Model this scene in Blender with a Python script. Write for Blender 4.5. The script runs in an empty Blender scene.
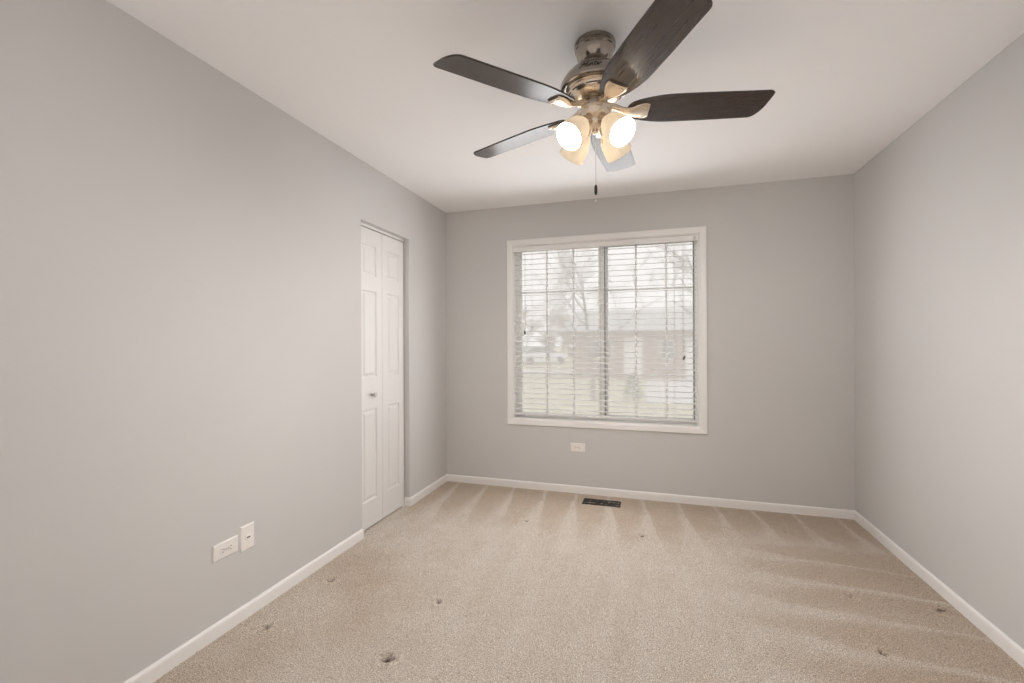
import bpy, bmesh, math, random
import numpy as np
from mathutils import Vector, Matrix

scene = bpy.context.scene
col = scene.collection
PI = math.pi
R = math.radians

# ------------------------------------------------------------------ camera
W, H = 3.1596, 2.44          # room width (x), height (z); back wall at y = 0
YF = -4.02                   # wall behind the camera
cam_data = bpy.data.cameras.new('camera')
cam = bpy.data.objects.new('camera', cam_data)
col.objects.link(cam)
cam_data.sensor_width = 36.0
cam_data.lens = 36.0 * 452.856 / 1024.0
cam_data.clip_start = 0.02
cam_data.clip_end = 400
_yaw, _pit, _rol = 0.2983, 0.0019, -0.0039
_fw = Vector((-math.sin(_yaw) * math.cos(_pit), math.cos(_yaw) * math.cos(_pit), math.sin(_pit)))
_r = Vector((math.cos(_yaw), math.sin(_yaw), 0))
_u = _r.cross(_fw)
_r2 = _r * math.cos(_rol) + _u * math.sin(_rol)
_u2 = -_r * math.sin(_rol) + _u * math.cos(_rol)
cam.matrix_world = Matrix(((_r2.x, _u2.x, -_fw.x, 1.7869),
                           (_r2.y, _u2.y, -_fw.y, -3.7688),
                           (_r2.z, _u2.z, -_fw.z, 1.2576), (0, 0, 0, 1)))
scene.camera = cam

# ------------------------------------------------------------------ sky, exposure
SKY = 1.36
BULB = 1300.0
world = bpy.data.worlds.new('overcast_sky')
scene.world = world
world.use_nodes = True
wn = world.node_tree.nodes
bg = wn['Background']
bg.inputs['Color'].default_value = (0.985, 0.97, 1.0, 1)
bg.inputs['Strength'].default_value = SKY
# unseen area lamps added to boost window light onto room, blind and frame
def added_area_light(name, y, z, w, h, watts, tilt, spread):
    d = bpy.data.lights.new(name, 'AREA')
    d.shape = 'RECTANGLE'
    d.size, d.size_y = w, h
    d.energy = watts
    d.spread = R(spread)
    d.color = (0.975, 0.98, 1.0)
    o = bpy.data.objects.new(name, d)
    col.objects.link(o)
    o.location = (1.392, y, z)
    o.rotation_euler = (R(-90 + tilt), 0, 0)
    return o
added_area_light('added_window_light', -0.075, 1.335, 1.46, 1.40, 16.5, 5, 168)
added_area_light('added_blind_light', 0.062, 1.345, 1.40, 1.36, 2.0, 0, 180)
vs = scene.view_settings
vs.view_transform = 'Standard'
vs.look = 'None'
vs.gamma = 1.0
vs.use_curve_mapping = False
vs.exposure = 0.0
scene.cycles.max_bounces = 14
scene.cycles.diffuse_bounces = 10
scene.cycles.transparent_max_bounces = 16
scene.cycles.use_denoising = True
scene.cycles.sample_clamp_indirect = 8.0
scene.cycles.caustics_reflective = False
scene.cycles.caustics_refractive = False

# ------------------------------------------------------------------ materials
def new_mat(name):
    m = bpy.data.materials.new(name)
    m.use_nodes = True
    return m, m.node_tree, m.node_tree.nodes['Principled BSDF']

def sset(b, **kw):
    for k, v in kw.items():
        b.inputs[k].default_value = v

class NT:
    """small helper to write node maths as expressions"""
    def __init__(self, tree):
        self.t = tree
    def node(self, typ, **props):
        n = self.t.nodes.new(typ)
        for k, v in props.items():
            setattr(n, k, v)
        return n
    def put(self, sock, v):
        if isinstance(v, bpy.types.NodeSocket):
            self.t.links.new(v, sock)
        else:
            sock.default_value = v
    def m(self, op, a, b=0.0, c=0.0, clamp=False):
        n = self.node('ShaderNodeMath', operation=op, use_clamp=clamp)
        self.put(n.inputs[0], a); self.put(n.inputs[1], b); self.put(n.inputs[2], c)
        return n.outputs[0]
    def smooth(self, v, a, b, lo=0.0, hi=1.0):
        n = self.node('ShaderNodeMapRange', interpolation_type='SMOOTHSTEP')
        self.put(n.inputs[0], v)
        for i, q in zip((1, 2, 3, 4), (a, b, lo, hi)):
            self.put(n.inputs[i], q)
        return n.outputs[0]
    def noise(self, vec, scale, detail=2.0, rough=0.5):
        n = self.node('ShaderNodeTexNoise')
        if vec is not None:
            self.put(n.inputs['Vector'], vec)
        n.inputs['Scale'].default_value = scale
        n.inputs['Detail'].default_value = detail
        n.inputs['Roughness'].default_value = rough
        return n.outputs['Fac']
    def mix(self, fac, a, b):
        n = self.node('ShaderNodeMix', data_type='RGBA')
        self.put(n.inputs[0], fac); self.put(n.inputs[6], a); self.put(n.inputs[7], b)
        return n.outputs[2]
    def coord(self):
        return self.node('ShaderNodeTexCoord').outputs['Object']
    def bump(self, h, strength, dist):
        n = self.node('ShaderNodeBump')
        self.put(n.inputs['Height'], h)
        n.inputs['Strength'].default_value = strength
        n.inputs['Distance'].default_value = dist
        return n.outputs['Normal']

def plain(name, rgb, rough=0.5, metal=0.0, ns=0.0, var=0.06, spec=0.5):
    """solid colour with a faint procedural mottling"""
    m, t, b = new_mat(name)
    q = NT(t)
    if ns:
        n = q.noise(q.coord(), ns, 3.0)
        lo = tuple(c * (1 - var) for c in rgb) + (1,)
        hi = tuple(min(1, c * (1 + var)) for c in rgb) + (1,)
        t.links.new(q.mix(n, lo, hi), b.inputs['Base Color'])
    else:
        b.inputs['Base Color'].default_value = rgb + (1,)
    sset(b, Roughness=rough, Metallic=metal)
    b.inputs['Specular IOR Level'].default_value = spec
    return m

def wall_paint(name, rgb):
    m, t, b = new_mat(name)
    q = NT(t)
    c = q.coord()
    n = q.noise(c, 2.3, 2.0)
    t.links.new(q.mix(n, tuple(x * 0.985 for x in rgb) + (1,), tuple(x * 1.015 for x in rgb) + (1,)), b.inputs['Base Color'])
    sset(b, Roughness=0.85)
    b.inputs['Specular IOR Level'].default_value = 0.25
    t.links.new(q.bump(q.noise(c, 260.0, 2.0), 0.06, 0.002), b.inputs['Normal'])
    return m

M = {}
M['wall'] = wall_paint('grey_wall_paint', (0.616, 0.609, 0.601))
M['ceiling'] = wall_paint('white_ceiling_paint', (0.94, 0.935, 0.94))
M['trim'] = plain('white_trim_paint', (0.85, 0.835, 0.825), 0.35, ns=5, var=0.02)
M['door'] = plain('white_door_paint', (0.76, 0.75, 0.74), 0.4, ns=4, var=0.015)
M['vinyl'] = plain('white_vinyl', (0.90, 0.90, 0.89), 0.35, ns=9, var=0.02)
M['slat'] = plain('white_blind_slat', (0.72, 0.72, 0.715), 0.4, ns=20, var=0.02)
M['cord'] = plain('white_cord', (0.62, 0.62, 0.60), 0.8, ns=200, var=0.1)
M['plate'] = plain('white_plastic_plate', (0.86, 0.83, 0.80), 0.3, ns=30, var=0.02)
M['dark'] = plain('dark_recess', (0.02, 0.018, 0.016), 0.7, ns=40)
M['slotgrey'] = plain('shaded_slot', (0.16, 0.15, 0.14), 0.7, ns=40)
M['gasket'] = plain('dark_gasket', (0.11, 0.11, 0.105), 0.6, ns=40)
M['steel'] = plain('satin_steel', (0.62, 0.60, 0.57), 0.28, 1.0, ns=60)
M['nickel'] = None
M['vent'] = plain('dark_bronze_register', (0.016, 0.010, 0.008), 0.45, 0.0, ns=80, var=0.3)

def brushed(name, rgb, rough):
    m, t, b = new_mat(name)
    q = NT(t)
    mp = q.node('ShaderNodeMapping')
    t.links.new(q.coord(), mp.inputs['Vector'])
    mp.inputs['Scale'].default_value = (2, 2, 400)
    n = q.noise(mp.outputs[0], 6.0, 3.0)
    t.links.new(q.mix(n, tuple(c * .95 for c in rgb) + (1,), tuple(c * 1.04 for c in rgb) + (1,)), b.inputs['Base Color'])
    t.links.new(q.smooth(n, 0.2, 0.8, rough - .02, rough + .03), b.inputs['Roughness'])
    b.inputs['Metallic'].default_value = 1.0
    return m
M['nickel'] = brushed('brushed_nickel', (0.76, 0.66, 0.54), 0.24)
M['nickel_satin'] = plain('satin_warm_nickel', (0.74, 0.645, 0.53), 0.27, 1.0, ns=30, var=0.02)
M['nickel_dark'] = brushed('polished_dark_nickel', (0.39, 0.35, 0.31), 0.18)

# dark stained blade, grain runs along local x
m, t, b = new_mat('dark_walnut_blade'); q = NT(t)
mp = q.node('ShaderNodeMapping'); t.links.new(q.coord(), mp.inputs['Vector'])
mp.inputs['Scale'].default_value = (4, 70, 40)
n = q.noise(mp.outputs[0], 3.0, 4.0, 0.6)
t.links.new(q.mix(n, (0.022, 0.014, 0.011, 1), (0.062, 0.043, 0.034, 1)), b.inputs['Base Color'])
sset(b, Roughness=0.23, IOR=1.62)
b.inputs['Specular IOR Level'].default_value = 0.5
t.links.new(q.bump(n, 0.02, 0.001), b.inputs['Normal'])
M['blade'] = m

# frosted glass shade: mostly scatters back, a little comes through
m, t, b = new_mat('frosted_cream_glass'); q = NT(t)
t.nodes.remove(b)
dif = q.node('ShaderNodeBsdfDiffuse'); dif.inputs['Color'].default_value = (0.88, 0.84, 0.76, 1)
trl = q.node('ShaderNodeBsdfTranslucent'); trl.inputs['Color'].default_value = (1.0, 0.93, 0.83, 1)
gls = q.node('ShaderNodeBsdfGlossy'); gls.inputs['Roughness'].default_value = 0.25
mx = q.node('ShaderNodeMixShader')
nn = q.noise(q.coord(), 25.0, 2.0)
t.links.new(q.smooth(nn, 0.2, 0.8, 0.105, 0.120), mx.inputs[0])
t.links.new(dif.outputs[0], mx.inputs[1]); t.links.new(trl.outputs[0], mx.inputs[2])
mx2 = q.node('ShaderNodeMixShader'); mx2.inputs[0].default_value = 0.04
t.links.new(mx.outputs[0], mx2.inputs[1]); t.links.new(gls.outputs[0], mx2.inputs[2])
t.links.new(mx2.outputs[0], t.nodes['Material Output'].inputs['Surface'])
M['shade'] = m

m, t, b = new_mat('lit_bulb'); q = NT(t)
sset(b, **{'Emission Strength': BULB})
b.inputs['Emission Color'].default_value = (1.0, 0.955, 0.91, 1)
M['bulb'] = m

# window glass and an added pale sheet that imitates glare over the view
m, t, b = new_mat('window_glass'); q = NT(t)
t.nodes.remove(b)
tr = q.node('ShaderNodeBsdfTransparent'); tr.inputs['Color'].default_value = (0.95, 0.95, 0.95, 1)
gl = q.node('ShaderNodeBsdfGlossy'); gl.inputs['Roughness'].default_value = 0.02
mx = q.node('ShaderNodeMixShader'); mx.inputs[0].default_value = 0.0
t.links.new(tr.outputs[0], mx.inputs[1]); t.links.new(gl.outputs[0], mx.inputs[2])
t.links.new(mx.outputs[0], t.nodes['Material Output'].inputs['Surface'])
M['glass'] = m
m, t, b = new_mat('glare_haze_sheet'); q = NT(t)
t.nodes.remove(b)
tr = q.node('ShaderNodeBsdfTransparent')
tl = q.node('ShaderNodeBsdfTranslucent'); tl.inputs['Color'].default_value = (0.95, 0.94, 0.93, 1)
mx = q.node('ShaderNodeMixShader')
nn = q.noise(q.coord(), 14.0, 3.0)
t.links.new(q.smooth(nn, 0.2, 0.8, 0.58, 0.64), mx.inputs[0])
t.links.new(tr.outputs[0], mx.inputs[1]); t.links.new(tl.outputs[0], mx.inputs[2])
t.links.new(mx.outputs[0], t.nodes['Material Output'].inputs['Surface'])
M['haze_veil'] = m

# carpet
m, t, b = new_mat('beige_carpet'); q = NT(t)
c = q.coord()
sep = q.node('ShaderNodeSeparateXYZ'); t.links.new(c, sep.inputs[0])
X, Y = sep.outputs[0], sep.outputs[1]
wob = q.noise(c, 2.2, 3.0)
wob2 = q.noise(c, 9.0, 2.0)
wx = q.m('ADD', X, q.m('MULTIPLY', q.m('SUBTRACT', wob, 0.5), 0.07))
wy = q.m('ADD', Y, q.m('MULTIPLY', q.m('SUBTRACT', wob, 0.5), 0.12))
def streaks(u, along, period, lo, hi, ramp):
    """light pile strokes: thin at the wall end, broader and softer towards the room"""
    f = q.m('FRACT', q.m('DIVIDE', u, period))
    w = q.smooth(along, lo, hi, 0.07, 0.46)
    k = q.m('DIVIDE', q.m('SUBTRACT', f, 0.55), w)
    g = q.m('POWER', 2.718, q.m('MULTIPLY', q.m('MULTIPLY', k, k), -1.0))
    # the pass of the cleaner leaves one crisp edge on each stroke
    return q.m('MULTIPLY', g, q.smooth(k, 0.75, 0.25, 0.15, 1.0))
def stretched(sx, sy, scale, detail=3.0):
    mp_ = q.node('ShaderNodeMapping'); t.links.new(c, mp_.inputs['Vector'])
    mp_.inputs['Scale'].default_value = (sx, sy, 1)
    return q.noise(mp_.outputs[0], scale, detail, 0.6)
stx = stretched(9.0, 0.9, 1.0)         # fine marks along y
sty = stretched(0.8, 9.0, 1.0)         # fine marks along x
bx_ = q.m('ADD', wx, q.m('MULTIPLY', Y, 0.10))
gb = q.m('MULTIPLY', streaks(bx_, Y, 0.262, -0.05, -1.15, 0), q.smooth(stx, 0.30, 0.58, 0.5, 1.0))
gr = q.m('MULTIPLY', streaks(q.m('ADD', wy, q.m('MULTIPLY', X, 0.05)), X, 0.27, 3.12, 1.95, 0), q.smooth(sty, 0.32, 0.58, 0.35, 1.0))
zr = q.m('MULTIPLY', q.smooth(X, 1.85, 2.65), q.smooth(Y, -0.35, -0.75))
zb = q.m('MULTIPLY', q.smooth(Y, -1.25, -0.45), q.m('SUBTRACT', 1.0, zr))
db = q.m('MULTIPLY', zb, q.m('SUBTRACT', 0.95, q.m('MULTIPLY', gb, 0.95)))
dr = q.m('MULTIPLY', zr, q.m('SUBTRACT', 0.95, q.m('MULTIPLY', gr, 0.90)))
big = q.noise(c, 1.3, 2.0)
dl = q.m('MULTIPLY', q.m('MULTIPLY', q.smooth(X, 1.15, 0.3), q.smooth(Y, -1.0, -1.6)), q.smooth(big, 0.3, 0.62, 0.3, 0.85))
dc = q.m('ADD', q.m('MULTIPLY', q.m('SUBTRACT', stx, 0.5), 0.95), 0.20)
dark = q.m('MAXIMUM', q.m('MAXIMUM', db, dr), q.m('MAXIMUM', dl, dc))
dark = q.m('ADD', dark, q.m('MULTIPLY', q.m('SUBTRACT', q.noise(c, 5.0, 6.0, 0.72), 0.5), 1.15), clamp=True)
colA = q.mix(dark, (0.790, 0.725, 0.640, 1), (0.635, 0.520, 0.404, 1))
sp = q.noise(c, 190.0, 4.0, 0.85)
sp2 = q.noise(c, 380.0, 2.0, 0.7)
fle = q.m('ADD', q.m('MULTIPLY', sp, 0.65), q.m('MULTIPLY', sp2, 0.35))
colB = q.mix(q.smooth(fle, 0.42, 0.58), (0.45, 0.39, 0.34, 1), (1.40, 1.43, 1.46, 1))
mul = q.node('ShaderNodeMix', data_type='RGBA', blend_type='MULTIPLY')
mul.inputs[0].default_value = 1.0
t.links.new(colA, mul.inputs[6]); t.links.new(colB, mul.inputs[7])
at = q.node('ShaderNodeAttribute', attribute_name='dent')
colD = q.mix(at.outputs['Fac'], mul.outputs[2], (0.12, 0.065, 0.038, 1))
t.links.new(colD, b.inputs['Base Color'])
sset(b, Roughness=0.95)
b.inputs['Specular IOR Level'].default_value = 0.1
b.inputs['Sheen Weight'].default_value = 0.15
t.links.new(q.bump(fle, 0.8, 0.012), b.inputs['Normal'])
M['carpet'] = m

# outdoors
M['lawn'] = plain('winter_lawn', (0.50, 0.47, 0.31), 0.9, ns=0.7, var=0.25)
M['concrete'] = plain('pale_concrete', (0.66, 0.65, 0.64), 0.9, ns=3, var=0.08)
M['bark'] = plain('grey_brown_bark', (0.15, 0.115, 0.10), 0.9, ns=8, var=0.3)
M['twig'] = plain('pale_twigs', (0.34, 0.29, 0.26), 0.9, ns=3, var=0.2)
M['leaf'] = plain('evergreen_needles', (0.10, 0.16, 0.06), 0.9, ns=12, var=0.5)
M['roof'] = plain('grey_shingles', (0.50, 0.50, 0.51), 0.9, ns=20, var=0.15)
M['carpaint'] = plain('white_car_paint', (0.85, 0.86, 0.90), 0.25, ns=2, var=0.02)
M['carglass'] = plain('dark_car_glass', (0.05, 0.06, 0.07), 0.1, ns=2, var=0.05)
M['rubber'] = plain('black_rubber', (0.03, 0.03, 0.03), 0.8, ns=20)
m, t, b = new_mat('red_brick'); q = NT(t)
br = q.node('ShaderNodeTexBrick')
mp = q.node('ShaderNodeMapping'); t.links.new(q.coord(), mp.inputs['Vector'])
mp.inputs['Rotation'].default_value = (R(90), 0, 0)
t.links.new(mp.outputs[0], br.inputs['Vector'])
br.inputs['Color1'].default_value = (0.42, 0.26, 0.21, 1)
br.inputs['Color2'].default_value = (0.34, 0.20, 0.16, 1)
br.inputs['Mortar'].default_value = (0.5, 0.46, 0.42, 1)
br.inputs['Scale'].default_value = 3.0
t.links.new(br.outputs['Color'], b.inputs['Base Color'])
b.inputs['Roughness'].default_value = 0.9
M['brick'] = m

# ------------------------------------------------------------------ mesh helpers
def obj(name, bm, mat, parent=None, smooth=False, loc=None, rot=None, mats=None):
    me = bpy.data.meshes.new(name)
    bmesh.ops.recalc_face_normals(bm, faces=bm.faces[:])
    if smooth:
        for f in bm.faces:
            f.smooth = True
    bm.to_mesh(me)
    bm.free()
    if smooth:
        try:
            me.set_sharp_from_angle(angle=R(38))
        except Exception:
            pass
    for mm in (mats or [mat]):
        me.materials.append(mm)
    o = bpy.data.objects.new(name, me)
    col.objects.link(o)
    if parent is not None:
        o.parent = parent
    if loc is not None:
        o.location = loc
    if rot is not None:
        o.rotation_euler = rot
    return o

def empty(name, loc=(0, 0, 0), rot=(0, 0, 0), parent=None):
    o = bpy.data.objects.new(name, None)
    o.empty_display_size = 0.1
    col.objects.link(o)
    o.location = loc
    o.rotation_euler = rot
    if parent:
        o.parent = parent
    return o

def tag(o, label, cat, group=None, kind=None):
    o['label'] = label
    o['category'] = cat
    if group:
        o['group'] = group
    if kind:
        o['kind'] = kind
    return o

def structure(o, label, cat):
    return tag(o, label, cat, kind='structure')

def box(bm, a, b, bevel=0.0, seg=2):
    """axis aligned box between corners a and b"""
    v = [bm.verts.new((x, y, z)) for x in (a[0], b[0]) for y in (a[1], b[1]) for z in (a[2], b[2])]
    fs = [bm.faces.new([v[i] for i in f]) for f in ((0, 1, 3, 2), (4, 6, 7, 5), (0, 4, 5, 1), (2, 3, 7, 6), (0, 2, 6, 4), (1, 5, 7, 3))]
    if bevel > 0:
        es = list({e for f in fs for e in f.edges})
        bmesh.ops.bevel(bm, geom=es, offset=bevel, segments=seg, profile=0.5, affect='EDGES', clamp_overlap=True)

def lathe(bm, prof, n=40, mat4=None, caps=True):
    """revolve (r, z) pairs about z"""
    rings = []
    for r, z in prof:
        ring = []
        for i in range(n):
            a = 2 * PI * i / n
            p = Vector((r * math.cos(a), r * math.sin(a), z))
            if mat4 is not None:
                p = mat4 @ p
            ring.append(bm.verts.new(p))
        rings.append(ring)
    for k in range(len(rings) - 1):
        for i in range(n):
            j = (i + 1) % n
            bm.faces.new((rings[k][i], rings[k][j], rings[k + 1][j], rings[k + 1][i]))
    if caps:
        bm.faces.new(rings[0][::-1])
        bm.faces.new(rings[-1])
    return rings

def tube(bm, pts, rad, n=8, caps=True):
    pts = [Vector(p) for p in pts]
    if not hasattr(rad, '__len__'):
        rad = [rad] * len(pts)
    rings = []
    up = None
    for k, p in enumerate(pts):
        d = (pts[min(k + 1, len(pts) - 1)] - pts[max(k - 1, 0)]).normalized()
        if up is None:
            up = d.orthogonal().normalized()
        up = (up - d * up.dot(d))
        up = up.normalized() if up.length > 1e-6 else d.orthogonal().normalized()
        s = d.cross(up)
        rings.append([bm.verts.new(p + (up * math.cos(2 * PI * i / n) + s * math.sin(2 * PI * i / n)) * rad[k]) for i in range(n)])
    for k in range(len(rings) - 1):
        for i in range(n):
            j = (i + 1) % n
            bm.faces.new((rings[k][i], rings[k][j], rings[k + 1][j], rings[k + 1][i]))
    if caps:
        bm.faces.new(rings[0][::-1]); bm.faces.new(rings[-1])

def loft(bm, sections, closed_caps=True):
    rs = [[bm.verts.new(p) for p in s] for s in sections]
    n = len(rs[0])
    for k in range(len(rs) - 1):
        for i in range(n):
            j = (i + 1) % n
            bm.faces.new((rs[k][i], rs[k][j], rs[k + 1][j], rs[k + 1][i]))
    if closed_caps:
        bm.faces.new(rs[0][::-1]); bm.faces.new(rs[-1])

def sphere(bm, c, r, n=16, sz=1.0):
    prof = []
    k = n // 2
    for i in range(k + 1):
        a = -PI / 2 + PI * i / k
        prof.append((max(1e-4, r * math.cos(a)), r * math.sin(a) * sz))
    lathe(bm, prof, n, Matrix.Translation(c))

def wall_grid(axis, p0, p1, us, vs_, hole):
    """slab between planes p0 and p1 of an axis, split at us (horizontal) and vs_ (vertical); hole = (ui, vi) cell left open"""
    bm = bmesh.new()
    def P(d, u, v):
        return (d, u, v) if axis == 'x' else (u, d, v)
    def quad(a, b, c, d):
        bm.faces.new([bm.verts.new(q) for q in (a, b, c, d)])
    for i in range(len(us) - 1):
        for k in range(len(vs_) - 1):
            if hole == (i, k):
                continue
            for d in (p0, p1):
                quad(P(d, us[i], vs_[k]), P(d, us[i + 1], vs_[k]), P(d, us[i + 1], vs_[k + 1]), P(d, us[i], vs_[k + 1]))
    def ring(u0, u1, v0, v1, skip=()):
        for nme, (a, b) in dict(l=((u0, v0), (u0, v1)), r=((u1, v0), (u1, v1)), b=((u0, v0), (u1, v0)), t=((u0, v1), (u1, v1))).items():
            if nme not in skip:
                quad(P(p0, *a), P(p0, *b), P(p1, *b), P(p1, *a))
    ring(us[0], us[-1], vs_[0], vs_[-1])
    if hole:
        ring(us[hole[0]], us[hole[0] + 1], vs_[hole[1]], vs_[hole[1] + 1])
    bmesh.ops.remove_doubles(bm, verts=bm.verts[:], dist=1e-5)
    return bm

# ------------------------------------------------------------------ room shell
TW = 0.13
WX0, WX1, WZ0, WZ1 = 0.641, 2.143, 0.600, 2.090       # window opening
DY0, DY1, DZ1 = -1.262, -0.657, 2.057                 # closet opening

# floor with furniture dents pressed into the pile
dents = [(.150, -2.173, 1.0), (.160, -1.757, .85), (.793, -1.774, .9), (.777, -2.189, 1.05), (.939, -.693, .8), (.939, -.238, .7),
         (1.724, -.717, .8), (2.721, -1.147, .55), (3.075, -1.158, .8), (2.678, -1.583, 1.0), (2.631, -.382, .45), (1.313, -.654, .4)]
STEP = 0.01
nx, ny = int(round((W + .02) / STEP)) + 1, int(round((0.01 - YF + .01) / STEP)) + 1
gx = np.linspace(-0.01, W + .01, nx); gy = np.linspace(YF - .01, 0.01, ny)
GX, GY = np.meshgrid(gx, gy)
rng = np.random.default_rng(5)
GZ = rng.normal(0, 0.0009, GX.shape)
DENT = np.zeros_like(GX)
for (dx, dy, s) in dents:
    jx = rng.uniform(.75, 1.25); ang = rng.uniform(0, PI)
    u = (GX - dx) * math.cos(ang) + (GY - dy) * math.sin(ang)
    v = -(GX - dx) * math.sin(ang) + (GY - dy) * math.cos(ang)
    d = np.hypot(u / jx, v) * (1 + .25 * rng.normal(0, 1, GX.shape) * (np.hypot(u, v) < .05))
    pit = np.exp(-(d / (.0105 * s + .003)) ** 2)
    GZ -= 0.020 * s * pit
    GZ += 0.004 * np.exp(-((d - .034) / .012) ** 2)
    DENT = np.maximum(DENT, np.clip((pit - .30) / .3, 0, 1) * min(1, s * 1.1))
verts = np.stack([GX.ravel(), GY.ravel(), GZ.ravel()], 1)
idx = np.arange(nx * ny).reshape(ny, nx)
faces = np.stack([idx[:-1, :-1].ravel(), idx[:-1, 1:].ravel(), idx[1:, 1:].ravel(), idx[1:, :-1].ravel()], 1)
me = bpy.data.meshes.new('floor')
me.from_pydata(verts.tolist(), [], faces.tolist())
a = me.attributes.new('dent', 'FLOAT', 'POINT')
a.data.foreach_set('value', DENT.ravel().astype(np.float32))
me.polygons.foreach_set('use_smooth', np.ones(len(me.polygons), dtype=bool))
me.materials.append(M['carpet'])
floor = bpy.data.objects.new('floor', me)
col.objects.link(floor)
structure(floor, 'beige cut pile carpet with vacuum marks and furniture dents', 'floor')

bm = bmesh.new(); box(bm, (-TW, YF - TW, H), (W + TW, TW, H + .1))
structure(obj('ceiling', bm, M['ceiling']), 'smooth white ceiling above the fan', 'ceiling')
structure(obj('wall_back', wall_grid('y', 0, TW, [-TW, WX0, WX1, W + TW], [-.12, WZ0, WZ1, H], (1, 1)), M['wall']),
          'grey painted far wall around the window', 'wall')
structure(obj('wall_left', wall_grid('x', -TW, 0, [YF - TW, DY0, DY1, 0], [-.12, -.03, DZ1, H], (1, 1)), M['wall']),
          'grey painted left wall with the closet opening', 'wall')
bm = bmesh.new(); box(bm, (W, YF - TW, -.12), (W + TW, 0, H))
structure(obj('wall_right', bm, M['wall']), 'plain grey painted right wall', 'wall')
bm = bmesh.new(); box(bm, (0, YF - TW, -.12), (W, YF, H))  # unseen wall, made white to bounce more light into the room
structure(obj('wall_front', bm, M['ceiling']), 'unseen wall behind the viewpoint, whitened to bounce light', 'wall')
# closet interior behind the bifold door
bm = bmesh.new()
x0, x1, y0, y1 = -.80, -TW, -1.75, -.25
def q4(*p): bm.faces.new([bm.verts.new(v) for v in p])
q4((x0, y0, -.02), (x0, y1, -.02), (x0, y1, H), (x0, y0, H))
q4((x0, y0, -.02), (x1, y0, -.02), (x1, y0, H), (x0, y0, H))
q4((x0, y1, -.02), (x1, y1, -.02), (x1, y1, H), (x0, y1, H))
q4((x0, y0, H), (x1, y0, H), (x1, y1, H), (x0, y1, H))
q4((x0, y0, -.02), (0, y0, -.02), (0, y1, -.02), (x0, y1, -.02))
structure(obj('wall_closet', bm, M['wall']), 'closet interior behind the white bifold door', 'wall')
bm = bmesh.new()
box(bm, (-TW, DY0, -.02), (-.012, DY1, -.001))
structure(obj('floor_closet', bm, M['carpet']), 'beige carpet strip under the closet door', 'floor')

# baseboards: rounded-top profile swept along the walls
BH, BT = 0.0655, 0.013
def bb_profile():
    pts = [(0, 0), (BT, 0), (BT, BH - .016)]
    for k in range(1, 7):
        a = k / 6 * PI / 2
        pts.append((BT - (BT - .004) * (1 - math.cos(a)), BH - .016 + .016 * math.sin(a)))
    pts.append((0, BH))
    return pts
def baseboard(name, path, label):
    """path: list of (x, y) along the wall; the room is on the left of the direction of travel"""
    secs = []
    P = [Vector((x, y)) for x, y in path]
    for i, p in enumerate(P):
        din = (P[i] - P[i - 1]).normalized() if i else None
        dout = (P[i + 1] - P[i]).normalized() if i < len(P) - 1 else None
        nin = Vector((-din.y, din.x)) if din else None
        nout = Vector((-dout.y, dout.x)) if dout else None
        if nin and nout:
            n = nin + nout
            n = n / n.dot(nin)
        else:
            n = nin or nout
        secs.append([(p.x + n.x * d, p.y + n.y * d, z - .004) for d, z in bb_profile()])
    bm = bmesh.new(); loft(bm, secs)
    return structure(obj(name, bm, M['trim'], smooth=True), label, 'baseboard')
baseboard('baseboard_left', [(0, DY0), (0, YF)], 'white baseboard on the left wall before the closet')
baseboard('baseboard_corner', [(0, -BT), (0, DY1), (-.040, DY1)], 'short white baseboard between closet and far corner')
baseboard('baseboard_back', [(W, 0), (0, 0)], 'white baseboard under the window wall')
baseboard('baseboard_right', [(W, YF), (W, -BT)], 'white baseboard along the right wall')

# ------------------------------------------------------------------ closet bifold door
DX = -0.043
door = structure(empty('door_1', (DX, (DY0 + DY1) / 2, 0)), 'white six panel bifold closet door in the left wall', 'door')
DB, DT = 0.010, 2.032
def raised_panel(bm, y0, y1, z0, z1):
    """moulded panel standing on the recessed door face (local x is out of the door)"""
    fx_ = 0.0
    steps = [(0.0, 0.0), (0.006, -0.008), (0.016, -0.008), (0.030, -0.0015), (0.034, -0.001)]
    rings = []
    for ins, dep in steps:
        rings.append([bm.verts.new((fx_ + dep, y, z)) for y, z in ((y0 + ins, z0 + ins), (y1 - ins, z0 + ins), (y1 - ins, z1 - ins), (y0 + ins, z1 - ins))])
    for k in range(len(rings) - 1):
        for i in range(4):
            j = (i + 1) % 4
            bm.faces.new((rings[k][i], rings[k][j], rings[k + 1][j], rings[k + 1][i]))
    bm.faces.new(rings[-1])
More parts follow.
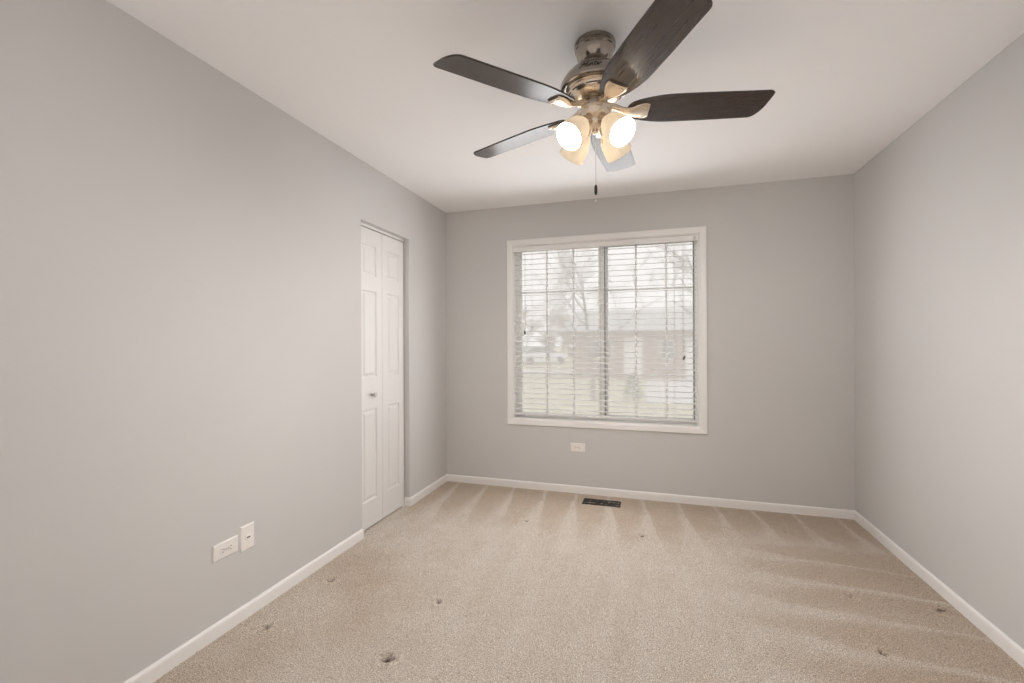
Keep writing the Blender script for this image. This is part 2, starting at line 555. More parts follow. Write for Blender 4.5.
def door_leaf(ya, yb, pa, pb):
    bm = bmesh.new()
    zs = [DB, .186, .806, 1.022, 1.612, 1.716, 1.922, DT]
    ys = [ya, pa, pb, yb]
    for i in range(3):
        for k in range(7):
            if i == 1 and k in (1, 3, 5):
                raised_panel(bm, ys[i], ys[i + 1], zs[k], zs[k + 1])
            else:
                bm.faces.new([bm.verts.new((0, y, z)) for y, z in ((ys[i], zs[k]), (ys[i + 1], zs[k]), (ys[i + 1], zs[k + 1]), (ys[i], zs[k + 1]))])
    e = 0.002   # eased long edges
    for y, s in ((ya, -1), (yb, 1)):
        bm.faces.new([bm.verts.new(p) for p in ((0, y, DB), (0, y, DT), (-e, y + s * e, DT), (-e, y + s * e, DB))])
        bm.faces.new([bm.verts.new(p) for p in ((-e, y + s * e, DB), (-e, y + s * e, DT), (-.032, y + s * e, DT), (-.032, y + s * e, DB))])
    for z in (DB, DT):
        bm.faces.new([bm.verts.new(p) for p in ((0, ya - 0, z), (0, yb, z), (-.032, yb + e, z), (-.032, ya - e, z))])
    bm.faces.new([bm.verts.new(p) for p in ((-.032, ya - e, DB), (-.032, yb + e, DB), (-.032, yb + e, DT), (-.032, ya - e, DT))])
    bmesh.ops.remove_doubles(bm, verts=bm.verts[:], dist=1e-5)
    return obj('door_leaf', bm, M['door'], door)
hw = (DY1 - DY0) / 2
leaf_near = door_leaf(-hw + .006, -.0035, -hw + .070, -.068)
leaf_far = door_leaf(.0035, hw - .010, .068, hw - .078)
bm = bmesh.new()
rotX = Matrix.Rotation(PI / 2, 4, 'Y')
KM = Matrix.Translation((0, -.128, .905)) @ rotX
lathe(bm, [(.014, 0), (.015, .003), (.008, .006), (.007, .016), (.013, .021), (.0165, .027), (.016, .033), (.011, .037), (.002, .0385)], 24, KM)
obj('door_knob', bm, M['steel'], leaf_near, smooth=True)['label'] = 'small satin metal knob'
bm = bmesh.new()
box(bm, (-.034, -hw + .002, DT + .0065), (.002, hw - .002, DZ1 - .001), .002)
obj('door_track', bm, M['door'], door)
bm = bmesh.new()
box(bm, (-.030, hw - .05, .0005), (.016, hw - .004, .004), .001)
box(bm, (-.026, hw - .045, .003), (-.004, hw - .007, .012), .001)
obj('floor_bracket', bm, M['plate'], door)

# ------------------------------------------------------------------ window
win = structure(empty('window_1', ((WX0 + WX1) / 2, 0, WZ0)), 'white sliding window with grilles and white casing in the far wall', 'window')
wx0, wz0 = (WX0 + WX1) / 2, WZ0
def L(x, y, z): return (x - wx0, y, z - wz0)
def lbox(bm, a, b, bevel=0.0): box(bm, L(*a), L(*b), bevel)
# casing: flat board with an eased outer edge and a small inner step, mitred ring
def frame_ring(bm, x0, x1, z0, z1, prof):
    """prof: (inset from the outer edge, y)"""
    rings = []
    for ins, y in prof:
        rings.append([bm.verts.new(L(x, y, z)) for x, z in ((x0 + ins, z0 + ins), (x1 - ins, z0 + ins), (x1 - ins, z1 - ins), (x0 + ins, z1 - ins))])
    for k in range(len(rings) - 1):
        for i in range(4):
            j = (i + 1) % 4
            bm.faces.new((rings[k][i], rings[k][j], rings[k + 1][j], rings[k + 1][i]))
bm = bmesh.new()
frame_ring(bm, .587, 2.197, .546, 2.144, [(0, 0), (0, -.012), (.002, -.016), (.006, -.018), (.040, -.015), (.046, -.013), (.050, -.009), (.054, -.007), (.056, 0.0), (.056, .05)])
obj('window_casing', bm, M['trim'], win)
# jamb liner inside the opening
bm = bmesh.new()
frame_ring(bm, WX0, WX1, WZ0, WZ1, [(0, .0), (.004, .001), (.004, .128), (0, .129)])
obj('jamb_liner', bm, M['vinyl'], win)
# main vinyl frame
FY0, FY1 = 0.070, 0.128
bm = bmesh.new()
frame_ring(bm, WX0 + .004, WX1 - .004, WZ0 + .004, WZ1 - .004, [(0, FY0), (.020, FY0), (.022, FY0 + .004), (.022, FY1), (0, FY1)])
obj('window_frame', bm, M['vinyl'], win)
def sash(xa, xb, y, st_l, st_r, vx, za=.626, zb=2.066, gz=(.985, 1.692)):
    bm = bmesh.new()
    d = .024
    zi0, zi1 = za + .020, zb - .012
    lbox(bm, (xa, y, za), (xa + st_l, y + d, zb), .002)
    lbox(bm, (xb - st_r, y, za), (xb, y + d, zb), .002)
    lbox(bm, (xa + st_l, y, za), (xb - st_r, y + d, zi0), .002)
    lbox(bm, (xa + st_l, y, zi1), (xb - st_r, y + d, zb), .002)
    s = obj('sash', bm, M['vinyl'], win)
    bm = bmesh.new()
    lbox(bm, (xa + st_l, y + .014, zi0), (xb - st_r, y + .018, zi1))
    obj('pane', bm, M['glass'], s)
    bm = bmesh.new()
    for x in vx:
        lbox(bm, (x - .008, y + .004, zi0), (x + .008, y + .012, zi1), .002)
    for z in gz:
        lbox(bm, (xa + st_l, y + .0045, z - .007), (xb - st_r, y + .0115, z + .007), .002)
    obj('grille', bm, M['vinyl'], s)
    return s
sl = sash(.667, 1.414, .074, .030, .048, (.923, 1.154))
sr = sash(1.412, 2.117, .102, .030, .012, (1.668, 1.905))
bm = bmesh.new()   # dark weather seals that read as thin lines beside the sliding sash
lbox(bm, (1.4145, .075, .628), (1.4185, .0985, 2.064))
lbox(bm, (2.108, .094, .64), (2.1125, .1015, 2.06))
lbox(bm, (1.43, .094, 2.052), (2.105, .1015, 2.058))
lbox(bm, (1.43, .094, .630), (2.105, .1015, .640))
obj('weather_seal', bm, M['gasket'], win)['label'] = 'thin dark weather seal lines'
bm = bmesh.new()  # pale sheet behind the sashes, added to wash out the view like glare
bm.faces.new([bm.verts.new(L(*p)) for p in ((WX0 + .02, .131, WZ0 + .02), (WX1 - .02, .131, WZ0 + .02), (WX1 - .02, .131, WZ1 - .02), (WX0 + .02, .131, WZ1 - .02))])
obj('added_haze_veil', bm, M['haze_veil'], win)['label'] = 'pale sheet added for glare haze over the view'

# ------------------------------------------------------------------ blind
BX0, BX1 = .647, 2.125
blind = tag(empty('window_blind', ((BX0 + BX1) / 2, .030, WZ1 - .006)), 'white horizontal slat blind hanging open inside the window casing', 'blind')
bx, by, bz = (BX0 + BX1) / 2, .030, WZ1 - .006
def Bp(x, y, z): return (x - bx, y - by, z - bz)
bm = bmesh.new()
box(bm, Bp(BX0 - .001, -.003, 2.041), Bp(BX1 + .012, .004, 2.083), .002)
box(bm, Bp(BX0, .004, 2.046), Bp(BX1 + .004, .052, 2.083), .002)
obj('valance', bm, M['trim'], blind)
bm = bmesh.new()
SL_W, PITCH, N_SL = .048, .0446, 31
zt = 2.020
slat_z = [zt - PITCH * i for i in range(N_SL)]
slat_z = [z for z in slat_z if z > .668]
for z in slat_z:
    secs = []
    for x in (BX0, BX1):
        top, bot = [], []
        for k in range(7):
            s = k / 6 - .5
            yy = by + s * SL_W
            zz = z + .0028 * (1 - (2 * s) ** 2) + s * .004
            top.append(Bp(x, yy, zz + .0009)); bot.append(Bp(x, yy, zz - .0009))
        secs.append(top + bot[::-1])
    loft(bm, secs)
obj('slats', bm, M['slat'], blind, smooth=False)
bm = bmesh.new()
box(bm, Bp(BX0, by - .025, .628), Bp(BX1, by + .025, .648), .004)
obj('bottom_rail', bm, M['slat'], blind)
for x in (.80, 1.386, 1.962):
    bm = bmesh.new()
    for yy in (by - .026, by + .026):
        tube(bm, [Bp(x, yy, .645), Bp(x, yy, 2.05)], .0012, 6)
    for z in slat_z:
        tube(bm, [Bp(x, by - .026, z - .003), Bp(x, by + .026, z - .0005)], .0007, 5)
    obj('ladder_cord', bm, M['cord'], blind)
def hang_cord(x, z_end, name, tas):
    bm = bmesh.new()
    tube(bm, [Bp(x - .002, -.006, 2.046), Bp(x, -.007, 1.7), Bp(x + .001, -.007, z_end + .03)], .0014, 6)
    tube(bm, [Bp(x + .006, -.008, 2.046), Bp(x + .007, -.009, 1.7), Bp(x + .004, -.009, z_end + .03)], .0014, 6)
    c_ = obj(name, bm, M['cord'], blind)
    bm = bmesh.new()
    lathe(bm, [(.003, .034), (.005, .028), (.0075, .010), (.0085, .002), (.006, 0)], 12, Matrix.Translation(Bp(x + .002, -.009, z_end)) @ Matrix.Rotation(R(tas), 4, 'Y'))
    obj('tassel', bm, M['gasket'], c_, smooth=True)['label'] = 'small dark tassel'
hang_cord(2.022, 1.118, 'lift_cord', 24)
hang_cord(.748, 1.325, 'tilt_cord', -14)
bm = bmesh.new()
box(bm, Bp(2.100, -.006, 2.047), Bp(2.118, -.003, 2.075), .001)
obj('bracket_clip', bm, M['cord'], blind)

# ------------------------------------------------------------------ electrical plates
def plate_bm(w, h, t):
    bm = bmesh.new()
    rings = []
    for ins, y in ((0, 0), (0, -t * .45), (.0015, -t * .75), (.004, -t)):
        rings.append([bm.verts.new((x, y, z)) for x, z in ((-w / 2 + ins, -h / 2 + ins), (w / 2 - ins, -h / 2 + ins), (w / 2 - ins, h / 2 - ins), (-w / 2 + ins, h / 2 - ins))])
    for k in range(3):
        for i in range(4):
            j = (i + 1) % 4
            bm.faces.new((rings[k][i], rings[k][j], rings[k + 1][j], rings[k + 1][i]))
    bm.faces.new(rings[-1]); bm.faces.new(rings[0][::-1])
    return bm
def outlet(loc, rotz, label, w=.122, h=.071):
    """duplex receptacle lying on its side; local -y faces the room"""
    t_ = .007
    o = tag(empty('wall_outlet', loc, (0, 0, rotz)), label, 'outlet', 'white sideways duplex wall outlets')
    obj('cover_plate', plate_bm(w, h, t_), M['plate'], o)
    for sx in (-1, 1):
        bm = bmesh.new()
        pts = []
        for k in range(24):
            a = 2 * PI * k / 24
            pts.append((sx * .0195 + max(-.0132, min(.0132, .0172 * math.cos(a))), .0172 * math.sin(a)))
        loft(bm, [[(x, -t_ + .001, z) for x, z in pts], [(x, -t_ - .002, z) for x, z in pts], [(sx * .0195 + (x - sx * .0195) * .95, -t_ - .003, z * .95) for x, z in pts]])
        f = obj('receptacle', bm, M['plate'], o)
        bm = bmesh.new()
        y0_ = -t_ - .0032
        for dz in (-.0063, .0063):
            box(bm, (sx * .0195 - .0045, y0_, dz - .0012), (sx * .0195 + .0045, y0_ + .001, dz + .0012))
        tube(bm, [(sx * .0195 - sx * .0095, y0_, 0), (sx * .0195 - sx * .0095, y0_ + .001, 0)], .0026, 10)
        obj('slot', bm, M['slotgrey'], f)
    bm = bmesh.new()
    tube(bm, [(0, -t_ + .001, 0), (0, -t_ - .0012, 0)], .0035, 12)
    obj('screw', bm, M['steel'], o)
    return o
outlet((1.1975, 0, .381), 0, 'white sideways outlet on the far wall under the window')
outlet((0, -2.242, .3595), R(90), 'white sideways outlet on the left wall beside the upright jack plate')
jack = tag(empty('wall_jack', (0, -2.1315, .366), (0, 0, R(90))), 'white upright wall plate with one dark port on the left wall', 'wall plate')
obj('cover_plate', plate_bm(.073, .113, .007), M['plate'], jack)
bm = bmesh.new()
box(bm, (-.013, -.0098, -.012), (.013, -.0065, .010), .0015)
pf = obj('port_frame', bm, M['plate'], jack)
bm = bmesh.new()
box(bm, (-.0075, -.0102, -.0030), (.0095, -.0094, .0026))
obj('port', bm, M['dark'], pf)
for dz in (-.042, .042):
    bm = bmesh.new(); tube(bm, [(0, -.006, dz), (0, -.0078, dz)], .003, 12)
    obj('screw', bm, M['plate'], jack)

# ------------------------------------------------------------------ floor register
vent = tag(empty('floor_vent', (1.411, -.180, 0)), 'dark brown metal floor register in the carpet below the window', 'vent')
bm = bmesh.new()
vw, vh = .146, .061
def fring(bm, w0, h0, prof):
    rings = []
    for ins, z in prof:
        rings.append([bm.verts.new((x, y, z)) for x, y in ((-w0 + ins, -h0 + ins), (w0 - ins, -h0 + ins), (w0 - ins, h0 - ins), (-w0 + ins, h0 - ins))])
    for k in range(len(rings) - 1):
        for i in range(4):
            j = (i + 1) % 4
            bm.faces.new((rings[k][i], rings[k][j], rings[k + 1][j], rings[k + 1][i]))
    return rings
fring(bm, vw, vh, [(0, -.002), (0, .003), (.004, .0065), (.014, .0065), (.016, .004), (.016, -.004)])
obj('register_frame', bm, M['vent'], vent)
bm = bmesh.new()
for k in range(22):       # louvre slots in two rows with a centre bar
    x = -.125 + .25 * (k + .5) / 22
    for (ya, yb) in ((-.044, -.004), (.004, .044)):
        box(bm, (x - .0022, ya, .0005), (x + .0022, yb, .0055), .0008, 1)
box(bm, (-.13, -.005, .0005), (.13, .005, .006), .001, 1)
for x in (-.044, .044):
    box(bm, (x - .004, -.045, .0005), (x + .004, .045, .006), .001, 1)
obj('louvers', bm, M['vent'], vent)
bm = bmesh.new()
box(bm, (-.131, -.046, -.004), (.131, .046, .0002))
obj('duct_opening', bm, M['dark'], vent)
bm = bmesh.new()
box(bm, (.052, -.006, .004), (.060, .006, .013), .002)
obj('damper_lever', bm, M['steel'], vent)

# ------------------------------------------------------------------ ceiling fan
FX, FYY = 1.578, -1.957
fan = tag(empty('ceiling_fan', (FX, FYY, H)), 'brushed nickel ceiling fan with five dark blades and four lit glass shades', 'ceiling fan')
def fz(z): return z - H
bm = bmesh.new()
lathe(bm, [(r, fz(z)) for r, z in ((.060, 2.4398), (.079, 2.4395), (.081, 2.432), (.081, 2.425), (.077, 2.423), (.079, 2.418), (.079, 2.412), (.075, 2.409), (.074, 2.402),
          (.071, 2.388), (.065, 2.375), (.056, 2.364), (.048, 2.358), (.046, 2.360), (.044, 2.372))], 56)
obj('canopy', bm, M['nickel_dark'], fan, smooth=True)
bm = bmesh.new()
lathe(bm, [(r, fz(z)) for r, z in ((.012, 2.40), (.030, 2.385), (.036, 2.372), (.030, 2.360), (.020, 2.352), (.020, 2.330))], 32)
obj('hanger_ball', bm, M['dark'], fan, smooth=True)
DOME = [(.030, 2.352), (.048, 2.351), (.056, 2.349), (.068, 2.344), (.084, 2.335), (.102, 2.321), (.118, 2.304), (.130, 2.286), (.136, 2.272), (.1365, 2.262)]
bm = bmesh.new()
lathe(bm, [(r, fz(z)) for r, z in DOME + [(.134, 2.256), (.128, 2.254), (.120, 2.255), (.110, 2.256)]], 72)
housing = obj('motor_housing', bm, M['nickel_dark'], fan, smooth=True)
bm = bmesh.new()
lathe(bm, [(r, fz(z)) for r, z in ((.112, 2.258), (.113, 2.251), (.109, 2.249), (.106, 2.247), (.105, 2.238), (.100, 2.229), (.092, 2.221), (.080, 2.215), (.066, 2.211), (.050, 2.210))], 64)
bowl = obj('motor_bowl', bm, M['nickel'], fan, smooth=True)
bm = bmesh.new()
for k in range(10):        # curved cooling slots
    a0 = 2 * PI * k / 10 + .1
    for s in range(6):
        pass
    pts = [Vector((.1035 * math.cos(a0 + .42 * s / 6), .1035 * math.sin(a0 + .42 * s / 6), fz(2.2335))) for s in range(7)]
    tube(bm, pts, .0022, 6)
obj('cooling_slots', bm, M['dark'], bowl)
bm = bmesh.new()
lathe(bm, [(r, fz(z)) for r, z in ((.040, 2.216), (.046, 2.214), (.050, 2.206), (.052, 2.190), (.048, 2.180), (.040, 2.178))], 40)
obj('flywheel', bm, M['nickel_dark'], fan, smooth=True)
bm = bmesh.new()
lathe(bm, [(r, fz(z)) for r, z in ((.030, 2.184), (.054, 2.183), (.063, 2.179), (.065, 2.172), (.062, 2.160), (.055, 2.146), (.044, 2.134), (.038, 2.130), (.036, 2.118), (.030, 2.108),
          (.020, 2.102), (.012, 2.099), (.011, 2.092), (.013, 2.088), (.009, 2.082), (.002, 2.080))], 48)
obj('switch_housing', bm, M['nickel'], fan, smooth=True)

# script lettering on the housing, laid over the dome
def dome_point(u, v, lift=.0006):
    """u: metres around the dome (to the right as read), v: 0..1 up the dome"""
    ang0 = R(-84)
    z = 2.276 + v * .034
    ds = sorted(DOME, key=lambda q: q[1])
    for (ra, za), (rb, zb) in zip(ds, ds[1:]):
        if za <= z <= zb:
            r = ra + (rb - ra) * (z - za) / (zb - za)
            break
    a = ang0 + u / .120
    return Vector(((r + lift) * math.cos(a), (r + lift) * math.sin(a), fz(z) + lift))
strokes = {
    'H': [[(.18, 1.0), (.1, .55), (-.02, .05), (-.1, -.05)], [(.62, 1.05), (.5, .5), (.42, .05), (.5, 0)], [(-.12, .62), (.1, .48), (.4, .55), (.66, .66)]],
    'u': [[(0, .42), (-.02, .08), (.08, 0), (.2, .12), (.28, .42)], [(.28, .42), (.26, .06), (.36, .04)]],
    'n': [[(0, .42), (-.02, 0)], [(0, .2), (.12, .42), (.22, .38), (.22, .04), (.32, .04)]],
    't': [[(.12, .85), (.04, .2), (.08, 0), (.2, .06)], [(-.06, .55), (.26, .6)]],
    'e': [[(0, .2), (.2, .3), (.16, .42), (.04, .38), (0, .16), (.1, 0), (.26, .1)]],
    'r': [[(0, .42), (.02, 0)], [(.01, .22), (.1, .4), (.22, .42)]]}
bm = bmesh.new()
pen = -.049
for ch, adv in (('H', .70), ('u', .40), ('n', .38), ('t', .28), ('e', .30), ('r', .3)):
    for st in strokes[ch]:
        pts = []
        for (x0_, y0_), (x1_, y1_) in zip(st, st[1:]):
            for k in range(4):
                f_ = k / 4
                xx, yy = x0_ + (x1_ - x0_) * f_, y0_ + (y1_ - y0_) * f_
                pts.append(dome_point(pen + (xx + .25 * yy) * .031, yy * .8))
        pts.append(dome_point(pen + (st[-1][0] + .25 * st[-1][1]) * .031, st[-1][1] * .8))
        tube(bm, pts, .0010, 6)
    pen += adv * .031
obj('script_lettering', bm, M['dark'], housing)['label'] = 'dark script lettering on the housing'

# blades with their irons
BZ, PITCHB, R0, R1 = 2.171, R(11.5), .122, .655
def twist(u): return PITCHB * min(1, max(0, (u - .07) / .09))
def blade_local(u, v, w):
    """u radial, v across, w up from the blade plane"""
    a = twist(u)
    return Vector((u, v * math.cos(a) + w * math.sin(a), -v * math.sin(a) + w * math.cos(a) + fz(BZ)))
def blade_half(u):
    """(-v edge, +v edge) of the outline"""
    s = (u - R0) / (R1 - R0)
    def ease(x): x = max(0, min(1, x)); return x * x * (3 - 2 * x)
    w = .034 + .042 * math.sin(min(1, s / .34) * PI / 2) ** .75 - .004 * ease((s - .45) / .55)
    wm, wp = w, w
    if s > .905:                       # far corner swept round, near corner almost square
        k = (s - .905) / .095
        wp = w - .118 * (1 - math.sqrt(max(0, 1 - k ** 2.0)))
    if s > .965:
        k = (s - .965) / .035
        wm = w - .010 * k * k
    if s < .05:
        k = 1 - s / .05
        k = 1 - math.sqrt(max(0, 1 - k * k))
        wm -= .028 * k; wp -= .028 * k
    return wm, wp
def make_blade():
    bm = bmesh.new()
    secs = []
    N = 90
    for i in range(N + 1):
        u = R0 + (R1 - R0) * i / N
        wm, wp = blade_half(u)
        th = .0032
        e = .0016
        sec = [(-wm, -th + e), (-wm + e, -th), (wp - e, -th), (wp, -th + e), (wp, th - e), (wp - e, th), (-wm + e, th), (-wm, th - e)]
        secs.append([blade_local(u, v, w) for v, w in sec])
    loft(bm, secs)
    return bm
def make_iron():
    bm = bmesh.new()
    spec = [(.040, .016, .024, .016), (.062, .0155, .023, .016), (.085, .0135, .014, .014), (.110, .0145, .002, .013), (.130, .021, -.004, .012),
            (.150, .030, -.0055, .0105), (.170, .037, -.0055, .009), (.188, .041, -.0055, .008), (.200, .040, -.0055, .007), (.207, .035, -.0052, .0055)]
    secs = []
    sp_ = np.array(spec)
    us_ = np.linspace(sp_[0, 0], sp_[-1, 0], 36)
    cols_ = []
    for j in (1, 2, 3):
        v_ = np.interp(us_, sp_[:, 0], sp_[:, j])
        for _ in range(3):
            v_[1:-1] = (v_[:-2] + 2 * v_[1:-1] + v_[2:]) / 4
        cols_.append(v_)
    for u, hwid, w, th in zip(us_, *cols_):
        sec = []
        for k in range(20):
            a = 2 * PI * k / 20
            cx_ = math.copysign(abs(math.cos(a)) ** .6, math.cos(a)); cz_ = math.copysign(abs(math.sin(a)) ** .8, math.sin(a))
            zz = w + (cz_ * th if cz_ < 0 else cz_ * th * .4) + (0 if u < .11 else 0)
            if u > .13 and zz > -.0035:
                zz = -.0035
            sec.append(blade_local(u, cx_ * hwid, zz))
        secs.append(sec)
    loft(bm, secs)
    # raised scroll lip at the end of the iron
    for s in (-1, 1):
        pts = [blade_local(u, v * s, -.0125) for u, v in ((.128, .008), (.148, .016), (.168, .026), (.186, .029), (.196, .023), (.198, .014), (.191, .008), (.183, .012))]
        tube(bm, pts, [.001, .0016, .002, .002, .002, .0018, .0016, .0012], 8)
    return bm
ANG0 = 12.3
blade_me, iron_me = None, None
for k in range(5):
    a = R(ANG0 + 72 * k)
    if k == 0:
        bo = obj('blade', make_blade(), M['blade'], fan, smooth=True)
        io = obj('blade_iron', make_iron(), M['nickel_satin'], bo, smooth=True)
    else:
        b2 = bo.copy(); col.objects.link(b2); b2.parent = fan
        i2 = io.copy(); col.objects.link(i2); i2.parent = b2
        b2.rotation_euler = (0, 0, a)
bo.rotation_euler = (0, 0, R(ANG0))

# light kit: four arms, bell shades and bulbs
SH_T = R(47)
def shade_frame(az):
    d = Vector((math.cos(az), math.sin(az), 0))
    axis = d * math.sin(SH_T) + Vector((0, 0, -math.cos(SH_T)))
    neck = d * .054 + Vector((0, 0, fz(2.116)))
    zc = axis; xc = d.cross(zc).normalized(); yc = zc.cross(xc)
    return Matrix(((xc.x, yc.x, zc.x, neck.x), (xc.y, yc.y, zc.y, neck.y), (xc.z, yc.z, zc.z, neck.z), (0, 0, 0, 1)))
SH = [(.0225, .008), (.027, .015), (.036, .027), (.0445, .043), (.050, .062), (.053, .082), (.0545, .102), (.055, .118)]
for az in (-128, -38, 52, 142):
    F = shade_frame(R(az + 0))
    bm = bmesh.new()
    lathe(bm, [(.010, -.030), (.012, -.022), (.014, -.012), (.022, -.006), (.0255, .002), (.0255, .012), (.020, .014)], 28, F)
    arm = obj('light_arm', bm, M['nickel'], fan, smooth=True)
    bm = bmesh.new()
    inner = [(r - .0028, z) for r, z in SH[::-1]]
    lathe(bm, SH + [(.0547, .1195), (.053, .1195)] + inner, 40, F, caps=False)
    sh = obj('lamp_shade', bm, M['shade'], fan, smooth=True)
    bm = bmesh.new()
    lathe(bm, [(.006, .012), (.011, .018), (.013, .032), (.020, .045), (.0265, .060), (.028, .070), (.0245, .082), (.015, .091), (.003, .094)], 24, F)
    obj('bulb', bm, M['bulb'], sh, smooth=True)['label'] = 'glowing bulb'

def pull_chain(x, y, z0, z1, pend):
    bm = bmesh.new()
    n = int((z0 - z1) / .0042)
    tube(bm, [(x, y, fz(z0)), (x, y, fz(z1))], .0007, 5)
    for i in range(n):
        sphere(bm, (x, y, fz(z0 - (i + .5) * (z0 - z1) / n)), .0017, 6)
    c_ = obj('pull_chain', bm, M['steel'], fan, smooth=True)
    bm = bmesh.new()
    T_ = Matrix.Translation((x, y, fz(z1)))
    if pend == 'long':
        lathe(bm, [(.002, .002), (.004, 0), (.0058, -.006), (.0062, -.016), (.0062, -.028), (.0045, -.036), (.002, -.039)], 16, T_)
        p_ = obj('pendant', bm, M['blade'], c_, smooth=True)
        p_['label'] = 'dark wooden pendant'
        bm = bmesh.new()
        tube(bm, [(x, y, fz(z1 - .038)), (x, y, fz(z1 - .056))], .0012, 6)
        sphere(bm, (x, y, fz(z1 - .061)), .0055, 14)
        obj('end_ball', bm, M['plate'], c_, smooth=True)
    else:
        lathe(bm, [(.002, .002), (.004, -.001), (.005, -.008), (.004, -.016), (.002, -.018)], 14, T_)
        obj('pendant', bm, M['nickel'], c_, smooth=True)
pull_chain(.004, -.020, 2.125, 1.872, 'long')
pull_chain(.026, -.012, 2.125, 2.052, 'short')

# ------------------------------------------------------------------ outdoors
GZ0 = -0.57
bm = bmesh.new(); box(bm, (-90, .2, GZ0 - .3), (60, 160, GZ0))
structure(obj('ground', bm, M['lawn']), 'pale winter lawn outside the window', 'lawn')
bm = bmesh.new(); box(bm, (-60, 20.8, GZ0 - .1), (-2.6, 25.2, GZ0 + .02), .01)
structure(obj('road', bm, M['concrete']), 'pale road crossing behind the lawn', 'road')
bm = bmesh.new(); box(bm, (1.6, 10.2, GZ0 - .1), (8.5, 19.9, GZ0 + .02), .01)
structure(obj('driveway', bm, M['concrete']), 'pale concrete driveway before the brick house', 'driveway')

# brick ranch house
hs = tag(empty('house', (3, 20, GZ0)), 'low red brick house with grey roof across the lawn', 'house')
def hb(bm, a, b, bev=0): box(bm, (a[0] - 3, a[1] - 20, a[2] - GZ0), (b[0] - 3, b[1] - 20, b[2] - GZ0), bev)
bm = bmesh.new(); hb(bm, (-2.2, 20, GZ0 - .05), (13, 29, 1.75)); obj('wall', bm, M['brick'], hs)
bm = bmesh.new()
loft(bm, [[(x - 3, y - 20, z - GZ0) for y, z in ((19.35, 1.66), (19.35, 1.82), (24.5, 3.2), (29.65, 1.82), (29.65, 1.66))] for x in (-2.7, 13.5)])
obj('roof', bm, M['roof'], hs)
bm = bmesh.new(); hb(bm, (-2.75, 19.28, 1.62), (13.5, 19.36, 1.80), .01); obj('gutter', bm, M['bark'], hs)
def house_window(xa, xb, za, zb):
    bm = bmesh.new()
    for a, b in (((xa, za), (xa + .08, zb)), ((xb - .08, za), (xb, zb)), ((xa, za), (xb, za + .08)), ((xa, zb - .08), (xb, zb)), (((xa + xb) / 2 - .03, za), ((xa + xb) / 2 + .03, zb))):
        hb(bm, (a[0], 19.93, a[1]), (b[0], 20.02, b[1]))
    f = obj('window', bm, M['trim'], hs)
    bm = bmesh.new(); hb(bm, (xa + .05, 19.97, za + .05), (xb - .05, 20.01, zb - .05)); obj('pane', bm, M['carglass'], f)
house_window(-1.2, -.1, .35, 1.35)
house_window(2.2, 2.9, .35, 1.35)
bm = bmesh.new()
hb(bm, (.45, 19.9, GZ0 + .05), (1.35, 20.02, 1.5), .01)
for z0_ in (-.4, .15, .7):
    hb(bm, (.58, 19.87, z0_), (1.22, 19.91, z0_ + .42), .01)
obj('front_door', bm, M['trim'], hs)
bm = bmesh.new()
hb(bm, (3.4, 19.88, GZ0 + .02), (5.9, 20.02, 1.45), .01)
for k in range(4):
    for j in range(4):
        hb(bm, (3.5 + j * .61, 19.85, GZ0 + .1 + k * .49), (3.5 + j * .61 + .5, 19.89, GZ0 + .1 + k * .49 + .38), .01)
obj('garage_door', bm, M['trim'], hs)

# parked car, built as a lofted body
def make_car(loc, rz):
    c_ = tag(empty('car', loc, (0, 0, rz)), 'white car parked on the far road', 'car')
    bm = bmesh.new()
    prof = [(-2.2, .45, .62), (-2.1, .30, .86), (-1.5, .22, .93), (-.9, .2, .95), (.6, .2, .96), (1.5, .22, .90), (2.1, .28, .78), (2.25, .42, .62)]
    secs = []
    for x, zl, zh in prof:
        hw_ = .86 if abs(x) < 1.8 else .76
        secs.append([(x, -hw_, zl), (x, hw_, zl), (x, hw_ + .03, (zl + zh) / 2), (x, hw_ - .04, zh - .04), (x, hw_ - .15, zh), (x, -hw_ + .15, zh), (x, -hw_ + .04, zh - .04), (x, -hw_ - .03, (zl + zh) / 2)])
    loft(bm, secs)
    obj('body', bm, M['carpaint'], c_, smooth=True)
    bm = bmesh.new()
    secs = []
    for x, zt_, hw_ in ((-1.75, .93, .70), (-1.1, 1.36, .60), (-.7, 1.44, .58), (.2, 1.45, .58), (.5, 1.40, .60), (1.2, .95, .70)):
        secs.append([(x, -.74, .9), (x, .74, .9), (x, hw_, zt_), (x, -hw_, zt_)])
    loft(bm, secs)
    obj('cabin_glass', bm, M['carglass'], c_)
    bm = bmesh.new(); box(bm, (-1.05, -.61, 1.40), (.45, .61, 1.47), .03)
    for x0_, x1_ in ((-1.75, -1.08), (1.2, .48), (-.3, -.3)):
        for s in (-1, 1):
            tube(bm, [(x0_, s * .74, .93), (x1_, s * .60, 1.43)], .04, 6)
    obj('roof', bm, M['carpaint'], c_)
    for x in (-1.35, 1.4):
        for s in (-1, 1):
            bm = bmesh.new()
            lathe(bm, [(.12, -.1), (.30, -.1), (.33, -.07), (.33, .07), (.30, .1), (.12, .1)], 20, Matrix.Translation((x, s * .80, .33)) @ Matrix.Rotation(PI / 2, 4, 'X'))
            obj('wheel', bm, M['rubber'], c_)
    return c_
make_car((-7.0, 33.0, GZ0 + .02), R(38))

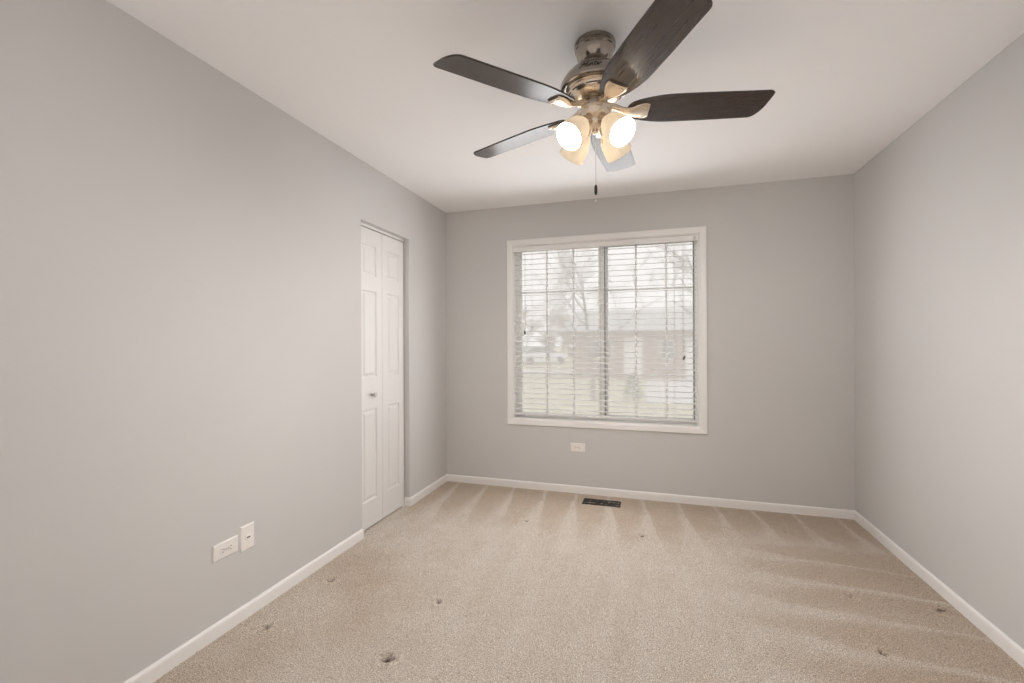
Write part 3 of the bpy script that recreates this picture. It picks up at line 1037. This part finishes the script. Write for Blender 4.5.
# bare trees
def bare_tree(name, loc, height, r0, seed, label, spread=.55, depth=4, lean=(0, 0), fork=.35, group=None, twig='twig', kids=(3, 4), fine=.004):
    rnd = random.Random(seed)
    t_ = tag(empty(name, loc), label, 'tree', group)
    bt, bb = bmesh.new(), bmesh.new()
    def grow(p, d, ln, r, lev):
        n = 4 if lev else 6
        pts, rad = [p.copy()], [r]
        cur, dd = p.copy(), d.copy()
        for i in range(n):
            dd = (dd + Vector((rnd.uniform(-1, 1), rnd.uniform(-1, 1), rnd.uniform(-.3, .7))) * (.10 + .05 * lev)).normalized()
            cur = cur + dd * (ln / n)
            pts.append(cur.copy()); rad.append(max(fine, r * (1 - .55 * (i + 1) / n)))
        tube(bt if lev == 0 else bb, pts, rad, 8 if lev == 0 else (5 if lev < 3 else 4))
        if lev < depth:
            for k in range(rnd.randint(*kids) + (3 if lev == 0 else 0)):
                f = rnd.uniform(fork, 1.0)
                i = min(n - 1, int(f * n))
                q_ = pts[i].lerp(pts[i + 1], f * n - i) if i < n else pts[-1]
                az = rnd.uniform(0, 2 * PI)
                side = Vector((math.cos(az), math.sin(az), rnd.uniform(-.1, .5)))
                nd = (dd * (1 - spread) + side * spread + Vector((0, 0, .12))).normalized()
                grow(q_, nd, ln * rnd.uniform(.48, .68), max(fine * 1.2, rad[i] * .6), lev + 1)
    grow(Vector((0, 0, -.05)), Vector((lean[0], lean[1], 1)).normalized(), height * .5, r0, 0)
    obj('trunk', bt, M['bark'], t_, smooth=True)
    obj('branches', bb, M[twig], t_)
    return t_
bare_tree('bare_tree', (.05, 10.6, GZ0), 7.0, .085, 3, 'slim bare tree with spreading branches on the near lawn', depth=5, twig='bark', fork=.3)
bare_tree('bare_tree', (3.75, 11.0, GZ0), 8.0, .12, 11, 'bare tree with long branches at the right of the view', depth=4, twig='bark', spread=.62, lean=(-.12, 0), fork=.2)
bare_tree('bare_tree', (-3.0, 18.3, GZ0), 6.5, .055, 21, 'thin bare tree standing left of the brick house', depth=4)
# far woods: three kinds, each tree its own object
rndw = random.Random(8)
protos = []
def copy_tree(o):
    c_ = o.copy(); col.objects.link(c_)
    for ch in list(o.children):
        d_ = ch.copy(); col.objects.link(d_); d_.parent = c_
    return c_
wood_label = 'hazy bare tree in the distant woods beyond the road'
for k in range(3):
    protos.append(bare_tree('woodland_tree', (-30 + 3 * k, 58, GZ0), 8.5, .16, 50 + k, wood_label, depth=4, fine=.014, kids=(4, 5), fork=.12, spread=.6, group='trees in the distant woods'))
xs = [-41, -34, -27.5, -21, -14.5, -8, -1.5, 5, -38, -31, -24, -17.5, -11, -4.5, 2, 8.5]
for i, x in enumerate(xs):
    o = protos[i] if i < 3 else copy_tree(protos[i % 3])
    s = rndw.uniform(.8, 1.0)
    o.location = (x, (50 if i < 8 else 64) + (i % 2) * 2.5, GZ0)
    o.rotation_euler = (0, 0, rndw.uniform(0, 6.28))
    o.scale = (s * 1.25, s * 1.25, s)
thicket = []
xs = [-33.5, -30, -26.5, -23, -19.5, -16, -12.5, -9, -5.5]
for i, x in enumerate(xs):
    if i < 2:
        o = bare_tree('thicket_shrub', (x, 43, GZ0), 4.6, .05, 70 + i, 'pale twiggy thicket shrub at the edge of the distant woods', depth=4, fine=.014, kids=(5, 6), fork=.03, spread=.62, group='thicket shrubs before the woods')
        thicket.append(o)
    else:
        o = copy_tree(thicket[i % 2])
    o.location = (x, 42 + 3 * (i % 2), GZ0)
    o.rotation_euler = (0, 0, rndw.uniform(0, 6.28))
# small evergreen by the driveway
sh_ = tag(empty('evergreen_shrub', (1.25, 10.7, GZ0)), 'small dark green shrub on the lawn before the brick house', 'shrub')
rs = random.Random(4)
bm = bmesh.new()
for i in range(620):
    h_ = rs.uniform(.02, 1.0) ** .9
    r_ = .30 * (1 - h_) ** .7 * math.sqrt(rs.uniform(.2, 1)) + .02
    a = rs.uniform(0, 2 * PI)
    p = Vector((r_ * math.cos(a), r_ * math.sin(a), .06 + h_ * .78))
    d = Vector((math.cos(a), math.sin(a), rs.uniform(.2, 1.0))).normalized() * rs.uniform(.05, .10)
    tube(bm, [p, p + d * .6, p + d], [.012, .010, .002], 4)
obj('foliage', bm, M['leaf'], sh_)
bm = bmesh.new(); tube(bm, [(0, 0, -.05), (0, 0, .75)], [.025, .008], 8); obj('stem', bm, M['bark'], sh_)
